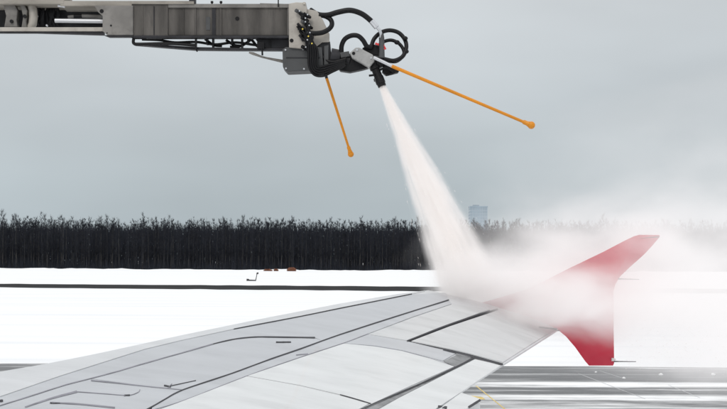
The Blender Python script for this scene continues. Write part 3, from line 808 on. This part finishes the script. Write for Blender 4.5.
# end plates, valve block and actuator
mb = MB(); mb.pprism([(288.6, 3.6), (296, 2.2), (306, 2.6), (306.8, 9), (306.2, 49), (289, 47.5)], BY - .06, .40); ep = mb.build("end_plate", M_BEIGE, boom, bevel=.008)
mb = MB(); mb.pprism([(303, 2.0), (305.5, 2.0), (305.5, 4.5), (303, 4.5)], BY - .08, .1); mb.build("lug", M_BEIGE, ep, bevel=.003)
hole(291.6, 40.6, .024, ep, BY - .06)
mb = MB(); mb.pprism([(306, 8.8), (317, 10.8), (323, 20), (329.5, 34), (329.5, 42), (322, 42.5), (312, 50), (306, 50)], BY, .05); gp = mb.build("gusset_plate", M_BEIGE, boom, bevel=.006)
mb = MB(); mb.pprism([(306, 8.8), (317, 10.8), (323, 20), (329.5, 34), (329.5, 42), (322, 42.5), (312, 50), (306, 50)], BY + .26, .05); mb.build("gusset_plate", M_BEIGE, boom, bevel=.006)
mb = MB(); mb.pprism([(282.4, 49), (286, 47), (322, 47), (323.5, 70), (287, 71.6), (282.8, 67)], BY - .03, .30); ab = mb.build("actuator_box", M_GREYBOX, boom, bevel=.012)
mb = MB(); mb.pbox(286, 57.2, 320, 58.2, BY - .036, .02); mb.build("box_seam", M_DARKSTEEL, ab)
for (xx, yy) in ((285.5, 50), (286, 68.5), (303, 49.5), (304, 69)):
    mb = MB(); q = P(xx, yy, BY - .03); mb.tube([q + Vector((0, -.012, 0)), q + Vector((0, .01, 0))], .012, 6); mb.build("bolt", M_STEEL, ab)
mb = MB(); mb.tube([P(249, 52.6, BY + .05), P(253, 53.6, BY + .05), P(262, 57, BY + .05), P(283, 62, BY + .05)], [.010, .018, .012, .014], 6)
mb.tube([P(268, 58, BY + .05), P(284, 60.5, BY + .05)], .008, 6); mb.build("stay_rod", M_PLATE, boom)
for k in range(11):
    t = k / 10; xx = 298.5 + 8 * abs(math.sin(k * 1.9)) + 5 * t; yy = 12 + 36 * t
    mb = MB(); q = P(xx, yy, BY - .07); mb.tube([q + Vector((-.03, -.05, .01)), q + Vector((.02, .0, -.01)), q + Vector((.05, .02, -.02))], [.024, .024, .016], 8)
    vf = mb.build("valve_fitting", M_BLACK if k % 3 else M_GREYBOX, ep, smooth=40)
    mb = MB(); q2 = q + Vector((.015, -.05, .0)); mb.tube([q2 + Vector((0, -.02, 0)), q2 + Vector((0, .01, 0))], .010, 6); mb.build("collar", M_YTAG if k in (5, 7, 9) else M_STEEL, vf)
def hose(pts, r, mat=M_BLACK, Y=BY, par=None):
    m_ = MB(); m_.tube(spline([P(p[0], p[1], Y + (p[2] if len(p) > 2 else 0)) for p in pts], 7), r, 9); return m_.build("hose", mat, par or boom, smooth=60)
for k in range(9):
    xx = 299 + 9 * rng.random(); yy = 13 + 30 * rng.random()
    mb = MB(); q = P(xx, yy, BY - .075); mb.tube([q + Vector((-.02, -.03, .02)), q + Vector((.015, 0, -.015)), q + Vector((.02, .01, -.05))], [.016, .018, .012], 8); mb.build("valve_fitting", M_DARKSTEEL if k % 2 else M_BLACK, ep, smooth=40)
    hose([(xx, yy, -.1), (xx + 3.5 + 3 * rng.random(), yy + 4, -.13), (305 + 4 * rng.random(), yy + 14, -.12), (309 + 5 * rng.random(), 54, -.11)], .0095)
# hydraulic bundle sweeping down from the valves and forward to the nozzle head
for k in range(5):
    o_ = k * 2.7
    hose([(303 + k * 1.6, 14 + 5 * k, -.1), (308 + k * 1.1, 26 + 4 * k, -.12), (308.6 + o_ * .8, 50, -.12), (309 + o_ * .75, 66 - o_ * .1, -.13), (314 + o_ * .5, 74.6 - o_ * .7, -.12), (323, 76 - o_ * .9, -.1), (333, 71.5 - o_ * .7, -.06), (345, 66 - o_ * .5, -.02)], .0145)
hose([(306, 33, -.1), (315, 33.4, -.1), (324, 32, -.08), (331, 27, -.05), (331.5, 21, 0), (327, 17, .02), (319, 14.6, .02)], .030)
hose([(310, 10, .08), (318, 14.5, .05), (328, 15, .0), (338, 12.2, -.03), (350, 10.3, -.05), (361, 13.4, -.05), (369, 19, -.05), (374, 24.2, -.05)], .034)
mb = MB(); mb.tube([P(371.5, 21.2, BY - .05), P(376.8, 27.4, BY - .05)], .036, 10); mb.build("hose_coupling", M_STEEL, boom, smooth=40)
mb = MB(); mb.tube(spline([P(376.5, 27, BY - .05), P(379.4, 30, BY - .05), P(381, 34.5, BY - .05), P(380.6, 38, BY - .05)], 5), .020, 9); mb.build("elbow_pipe", M_STEEL, boom, smooth=50)
hose([(318, 46, .05), (320, 52, .02), (326, 60, .0), (334, 62, -.02), (346, 59, -.02)], .022)
hose([(341.5, 55, .03), (341.6, 46, .02), (345, 39, 0), (351.5, 35.6, -.02), (358, 36, -.03), (363, 40.4, -.03), (367, 46.5, -.03), (372, 47, -.02)], .030)
hose([(371, 47.5, -.02), (374, 39, 0), (381, 32.6, .03), (390, 30.4, .05), (399, 33, .05), (405, 40, .03), (406.3, 48, 0), (402.5, 56.5, -.02), (394, 60.6, -.03), (384, 59, -.03)], .026)
hose([(376, 49, .1), (382, 42.6, .1), (391, 40.2, .1), (399, 43.6, .08), (403.5, 50, .05), (403, 56, .03), (396, 61.5, .0), (386, 60.5, 0)], .022)
for (xx, yy) in ((405, 38.4), (406, 51.5), (396, 60.6), (397, 42.4)):
    mb = MB(); q = P(xx, yy, BY); mb.ball(q, .036, 10, 6, squash=(1, 1.1, .8)); mb.build("hose_clamp", M_BLACK, boom, smooth=60)
# wrist joint
mb = MB(); mb.pprism([(317, 44), (330, 41), (331, 53), (333, 66), (326, 72), (318, 70)], BY + .02, .22); mb.build("rotator", M_DARKSTEEL, boom, bevel=.01)
mb = MB(); mb.pprism([(324, 46), (328.5, 45), (328.5, 66), (324, 66)], BY - .02, .05); mb.build("rotator_cover", M_GREYBOX, boom, bevel=.006)
mb = MB(); mb.tube([P(331, 57, BY + .08), P(340, 58, BY + .08), P(341, 58, BY + .08), P(350, 60.5, BY + .08)], [.11, .10, .075, .08], 14); mb.build("wrist_shaft", M_DARKSTEEL, boom, smooth=40)
mb = MB(); mb.pprism([(336, 64), (345, 55), (352, 57), (369, 67.5), (362, 69.5), (350, 72), (340, 70.5)], BY + .03, .14); mb.build("wrist_bracket", M_BLACK, boom, bevel=.01)
mb = MB(); mb.pprism([(340, 52.5), (349, 51), (350, 56), (341, 58)], BY - .02, .06); mb.build("clevis", M_GREYBOX, boom, bevel=.006)
mb = MB(); mb.pprism([(349.5, 52.8), (355.6, 47.6), (359, 47.4), (373, 54.6), (374.6, 61), (369.4, 67.4), (352, 57.6)], BY - .07, .20); kn = mb.build("knuckle", M_KNUCKLE, boom, bevel=.012)
hole(353.6, 53.4, .020, kn, BY - .07)
for (xx, yy) in ((371, 58), (357, 50)):
    mb = MB(); q = P(xx, yy, BY - .07); mb.tube([q + Vector((0, -.01, 0)), q + Vector((0, .01, 0))], .014, 6); mb.build("bolt", M_STEEL, kn)
mb = MB(); mb.pprism([(362, 48), (371, 43.5), (380, 46), (380.5, 56), (373, 55), (366, 51)], BY + .0, .12); mb.build("nozzle_yoke", M_BLACK, boom, bevel=.01)
mb = MB(); mb.tube([P(381.4, 34, BY - .04), P(381.6, 38, BY - .04), P(381.9, 52, BY - .04), P(381.6, 58, BY - .04)], [.028, .034, .034, .04], 10); mb.build("feed_pipe", M_GREYBOX, boom, smooth=40)
mb = MB(); mb.pprism([(375.5, 42.4), (379, 43.6), (378.8, 45.4), (375, 44.2)], BY - .06, .03); mb.build("red_band", M_REDTAG, boom)
mb = MB(); mb.pprism([(383.5, 43.6), (386.4, 48.8), (383.4, 50), (382.8, 48.4), (384.6, 47.8), (383, 45)], BY - .06, .03); mb.build("red_band", M_REDTAG, boom)
mb = MB(); mb.pprism([(371, 58), (383, 56), (388, 63), (379, 68), (369.5, 67)], BY + .0, .12); mb.build("nozzle_neck", M_BLACK, boom, bevel=.01)
NA, NB = P(372.5, 62, BY + .03), P(382.3, 86.6, BY + .0)
mb = MB(); ax = NB - NA
def na(t): return NA + ax * t
mb.tube([na(0), na(.2), na(.21), na(.3), na(.31), na(.6), na(.61), na(.86), na(.87), na(1)], [.052, .052, .064, .064, .050, .052, .058, .060, .054, .050], 16)
noz = mb.build("nozzle", M_BLACK, boom, smooth=30)
mb = MB(); q = na(.55); mb.tube([q + Vector((-.04, -.04, 0)), q + Vector((-.11, -.05, -.01))], .013, 6); mb.build("nozzle_lever", M_BLACK, noz)
mb = MB(); q = na(.75); mb.tube([q + Vector((-.05, -.03, 0)), q + Vector((-.075, -.03, -.005))], .018, 6); mb.build("nozzle_bolt", M_GREYBOX, noz)
mb = MB(); mb.pprism([(384, 62), (396.5, 67.4), (399.5, 70), (398, 72.5), (386, 75.4), (382, 72)], BY + .02, .1); mb.build("rod_bracket", M_BLACK, boom, bevel=.008)
mb = MB(); mb.tube(spline([P(380, 70, BY), P(386, 68, BY - .02), P(393, 73, BY), P(386, 75, BY)], 5), .014, 7); mb.build("hose", M_BLACK, boom, smooth=60)
# feeler rods with ball ends
def feeler(a, m1, b, Y0, Y1, r):
    mb = MB(); A, M1, B = P(*a, Y0), P(*m1, Y0 + (Y1 - Y0) * .1), P(*b, Y1)
    D = (B - M1).normalized()
    mb.tube([M1 + (B - D * .09 - M1) * k / 8 for k in range(9)], [r - r * .18 * k / 8 for k in range(9)], 16)
    ro = mb.build("feeler_rod", M_ORANGE, boom, smooth=40)
    mb = MB(); mb.tube([A, M1 + D * .01], r * 1.02, 10); mb.build("rod_socket", M_STEEL if a[0] > 350 else M_DARKSTEEL, ro, smooth=40)
    mb = MB(); mb.tube([B - D * .11, B - D * .1, B - D * .055, B - D * .03], [r * .9, r * 1.3, r * 1.3, r * 1.7], 10); mb.build("ferrule", M_ORANGE, ro, smooth=40)
    mb = MB(); mb.ball(B, r * 2.15, 16, 10); mb.build("ball_tip", M_ORANGE, ro, smooth=60)
feeler((374, 57.6), (391.5, 66), (531.3, 125.2), BY - .12, BY - .35, .0215)
feeler((323, 66), (326.6, 78), (350.8, 154.2), BY + .05, BY + .5, .018)

# ------------------------------------------------------------------ the spray
J0, J1 = NB - ax.normalized() * .01, P(474, 297, 15.0)
JL = (J1 - J0).length
R0, R1 = .050, .48
def jr(t): return R0 + (R1 - R0) * (t ** 1.05)
jm = MB(); ringn = 28; rows = 26; vs = []
for i in range(rows + 1):
    t = i / rows
    for k in range(ringn):
        g_ = 2 * math.pi * k / ringn; vs.append(Vector((math.cos(g_) * jr(t) * 1.04, math.sin(g_) * jr(t) * 1.04, t * JL)))
jm.add(vs, [(i * ringn + k, i * ringn + (k + 1) % ringn, (i + 1) * ringn + (k + 1) % ringn, (i + 1) * ringn + k) for i in range(rows) for k in range(ringn)] + [tuple(range(ringn)), tuple(range(rows * ringn, (rows + 1) * ringn))])
M_JET = bpy.data.materials.new("spray_fluid"); M_JET.use_nodes = True
n, l = M_JET.node_tree.nodes, M_JET.node_tree.links; n.clear()
out = n.new("ShaderNodeOutputMaterial"); pv = n.new("ShaderNodeVolumePrincipled"); l.new(pv.outputs[0], out.inputs["Volume"])
pv.inputs["Color"].default_value = (1.0, .982, .972, 1); pv.inputs["Anisotropy"].default_value = 0.0
tc = n.new("ShaderNodeTexCoord"); sp = n.new("ShaderNodeSeparateXYZ"); l.new(tc.outputs["Object"], sp.inputs[0])
t_ = node_math(n, l, 'DIVIDE', sp.outputs["Z"], JL, clamp=True)
rr = node_math(n, l, 'MULTIPLY_ADD', node_math(n, l, 'POWER', t_, 1.05), R1 - R0, R0)
rx = node_math(n, l, 'DIVIDE', sp.outputs["X"], rr); ry = node_math(n, l, 'DIVIDE', sp.outputs["Y"], rr)
cmb = n.new("ShaderNodeCombineXYZ"); l.new(rx, cmb.inputs[0]); l.new(ry, cmb.inputs[1]); l.new(node_math(n, l, 'MULTIPLY', sp.outputs["Z"], .55), cmb.inputs[2])
ns = n.new("ShaderNodeTexNoise"); ns.inputs["Scale"].default_value = 2.6; ns.inputs["Detail"].default_value = 4.0; l.new(cmb.outputs[0], ns.inputs["Vector"])
ns2 = n.new("ShaderNodeTexNoise"); ns2.inputs["Scale"].default_value = 2.2; ns2.inputs["Detail"].default_value = 5; l.new(tc.outputs["Object"], ns2.inputs["Vector"])
rho2 = node_math(n, l, 'ADD', node_math(n, l, 'MULTIPLY', rx, rx), node_math(n, l, 'MULTIPLY', ry, ry))
rho = node_math(n, l, 'SQRT', rho2)
edge = node_math(n, l, 'MULTIPLY_ADD', node_math(n, l, 'SUBTRACT', ns.outputs["Fac"], .5), .75, rho)
mr = n.new("ShaderNodeMapRange"); mr.interpolation_type = 'SMOOTHSTEP'; l.new(edge, mr.inputs[0])
mr.inputs[1].default_value, mr.inputs[2].default_value, mr.inputs[3].default_value, mr.inputs[4].default_value = .10, 1.0, 1.0, 0.0
dz = node_math(n, l, 'POWER', node_math(n, l, 'DIVIDE', R0, rr), 1.14)
den = node_math(n, l, 'MULTIPLY', node_math(n, l, 'MULTIPLY', mr.outputs[0], dz), 135.0)
mr3 = n.new("ShaderNodeMapRange"); l.new(ns2.outputs["Fac"], mr3.inputs[0]); mr3.inputs[1].default_value, mr3.inputs[2].default_value, mr3.inputs[3].default_value, mr3.inputs[4].default_value = .3, .7, .6, 1.3
den = node_math(n, l, 'MULTIPLY', den, mr3.outputs[0])
cmf = n.new("ShaderNodeCombineXYZ"); l.new(rx, cmf.inputs[0]); l.new(ry, cmf.inputs[1]); l.new(node_math(n, l, 'MULTIPLY', sp.outputs["Z"], .22), cmf.inputs[2])
nf_ = n.new("ShaderNodeTexNoise"); nf_.inputs["Scale"].default_value = 6.0; nf_.inputs["Detail"].default_value = 3; l.new(cmf.outputs[0], nf_.inputs["Vector"])
mf_ = n.new("ShaderNodeMapRange"); l.new(nf_.outputs["Fac"], mf_.inputs[0]); mf_.inputs[1].default_value, mf_.inputs[2].default_value, mf_.inputs[3].default_value, mf_.inputs[4].default_value = .36, .66, .15, 1.75
den = node_math(n, l, 'MULTIPLY', den, mf_.outputs[0])
l.new(den, pv.inputs["Density"])
M_JET.cycles.volume_step_rate = 0.14
jet = jm.build("spray_jet", M_JET)
jet.location = J0
jet.rotation_euler = (J1 - J0).to_track_quat('Z', 'Y').to_euler()
tag(jet, "pale pinkish jet of de-icing fluid fanning from the nozzle down onto the wing", "spray")

# drops flying inside and around the jet
M_DROP = principled("fluid_drop", (.85, .8, .78), .2)
dm = MB(); rj = random.Random(5)
Q = (J1 - J0).to_track_quat('Z', 'Y')
for k in range(900):
    t = rj.random() ** .7; g_ = rj.uniform(0, 6.28); rd = jr(t) * min(1.15, abs(rj.gauss(0, .55)))
    p = J0 + Q @ Vector((math.cos(g_) * rd, math.sin(g_) * rd, t * JL))
    dv = Q @ (Vector((math.cos(g_) * rd, math.sin(g_) * rd, t * JL + .2)).normalized()) * rj.uniform(.02, .07)
    s1 = dv.orthogonal().normalized() * .0016; s2 = dv.cross(s1).normalized() * .0016
    dm.add([p, p + dv * .4 + s1, p + dv * .4 - s1 * .5 + s2, p + dv * .4 - s1 * .5 - s2, p + dv], [(0, 1, 2), (0, 2, 3), (0, 3, 1), (4, 2, 1), (4, 3, 2), (4, 1, 3)])
for k in range(260):
    p = P(rj.uniform(625, 727), rj.gauss(342, 14), rj.uniform(14, 16.5)); r = rj.uniform(.002, .0055)
    s1, s2, s3 = Vector((r, 0, 0)), Vector((0, r, 0)), Vector((0, 0, r))
    dm.add([p + s1, p - s1, p + s2, p - s2, p + s3, p - s3], [(0, 2, 4), (2, 1, 4), (1, 3, 4), (3, 0, 4), (2, 0, 5), (1, 2, 5), (3, 1, 5), (0, 3, 5)])
tag(dm.build("spray_droplets", M_DROP), "fine flying drops of fluid in the jet and beyond the fin", kind="stuff")

# drifting mist: one soft volume, denser where the jet strikes
M_MIST = bpy.data.materials.new("mist"); M_MIST.use_nodes = True
n, l = M_MIST.node_tree.nodes, M_MIST.node_tree.links; n.clear()
out = n.new("ShaderNodeOutputMaterial"); pv = n.new("ShaderNodeVolumePrincipled"); l.new(pv.outputs[0], out.inputs["Volume"])
pv.inputs["Color"].default_value = (1.0, .984, .981, 1)
tc = n.new("ShaderNodeTexCoord")
mpn = n.new("ShaderNodeMapping"); mpn.inputs["Rotation"].default_value = (0, math.radians(18), 0); mpn.inputs["Scale"].default_value = (.75, 1, 1.25)
l.new(tc.outputs["Object"], mpn.inputs["Vector"])
ns = n.new("ShaderNodeTexNoise"); ns.inputs["Scale"].default_value = 1.25; ns.inputs["Detail"].default_value = 5; ns.inputs["Roughness"].default_value = .6; ns.inputs["Distortion"].default_value = .3
l.new(mpn.outputs[0], ns.inputs["Vector"])
nm = n.new("ShaderNodeMapRange"); l.new(ns.outputs["Fac"], nm.inputs[0]); nm.inputs[1].default_value, nm.inputs[2].default_value, nm.inputs[3].default_value, nm.inputs[4].default_value = .36, .68, .22, 1.85
wq = n.new("ShaderNodeVectorMath"); wq.operation = 'MULTIPLY_ADD'   # warp the outline by the noise
l.new(ns.outputs["Color"], wq.inputs[0]); wq.inputs[1].default_value = (.8, .8, .7)
sub = n.new("ShaderNodeVectorMath"); sub.operation = 'SUBTRACT'; l.new(tc.outputs["Object"], sub.inputs[0]); sub.inputs[1].default_value = (.4, .4, .35)
l.new(sub.outputs[0], wq.inputs[2])
BLOBS = [  # centre, radii, density
    (P(490, 288, 15.0), (.60, .8, .44), 2.3),
    (P(540, 292, 15.0), (1.0, 1.1, .44), 2.1),
    (P(598, 303, 14.75), (1.05, 1.0, .37), 2.9),
    (P(605, 262, 14.9), (1.2, 1.0, .58), .95),
    (P(560, 250, 16.1), (1.5, .9, .70), .75),
    (P(715, 285, 15.8), (2.3, 2.0, 1.12), .85),
    (P(735, 345, 15.4), (1.1, 1.5, .50), .45),
    (P(730, 212, 16.2), (2.7, 2.2, 1.75), .17),
]
total = None
for c_, r_, d_ in BLOBS:
    s_ = n.new("ShaderNodeVectorMath"); s_.operation = 'SUBTRACT'; l.new(wq.outputs[0], s_.inputs[0]); s_.inputs[1].default_value = c_
    dv_ = n.new("ShaderNodeVectorMath"); dv_.operation = 'DIVIDE'; l.new(s_.outputs[0], dv_.inputs[0]); dv_.inputs[1].default_value = r_
    ln = n.new("ShaderNodeVectorMath"); ln.operation = 'LENGTH'; l.new(dv_.outputs[0], ln.inputs[0])
    f_ = n.new("ShaderNodeMapRange"); f_.interpolation_type = 'SMOOTHSTEP'; l.new(ln.outputs["Value"], f_.inputs[0])
    f_.inputs[1].default_value, f_.inputs[2].default_value, f_.inputs[3].default_value, f_.inputs[4].default_value = .05, 1.35, d_, 0
    total = f_.outputs[0] if total is None else node_math(n, l, 'ADD', total, f_.outputs[0])
l.new(node_math(n, l, 'MULTIPLY', total, nm.outputs[0]), pv.inputs["Density"])
M_MIST.cycles.volume_step_rate = 0.2
mm = MB()
mm.add([(-.4, 12.4, 2.6), (9, 12.4, 2.6), (9.5, 20, 2.6), (-.4, 20, 2.6), (-.4, 12.4, 5.6), (9, 12.4, 7.8), (9.5, 20, 7.8), (-.4, 20, 5.6)], [(0, 1, 2, 3), (4, 5, 6, 7), (0, 1, 5, 4), (1, 2, 6, 5), (2, 3, 7, 6), (3, 0, 4, 7)])
tag(mm.build("mist", M_MIST), "white mist of spray drifting over the wing tip and to the right", kind="stuff")
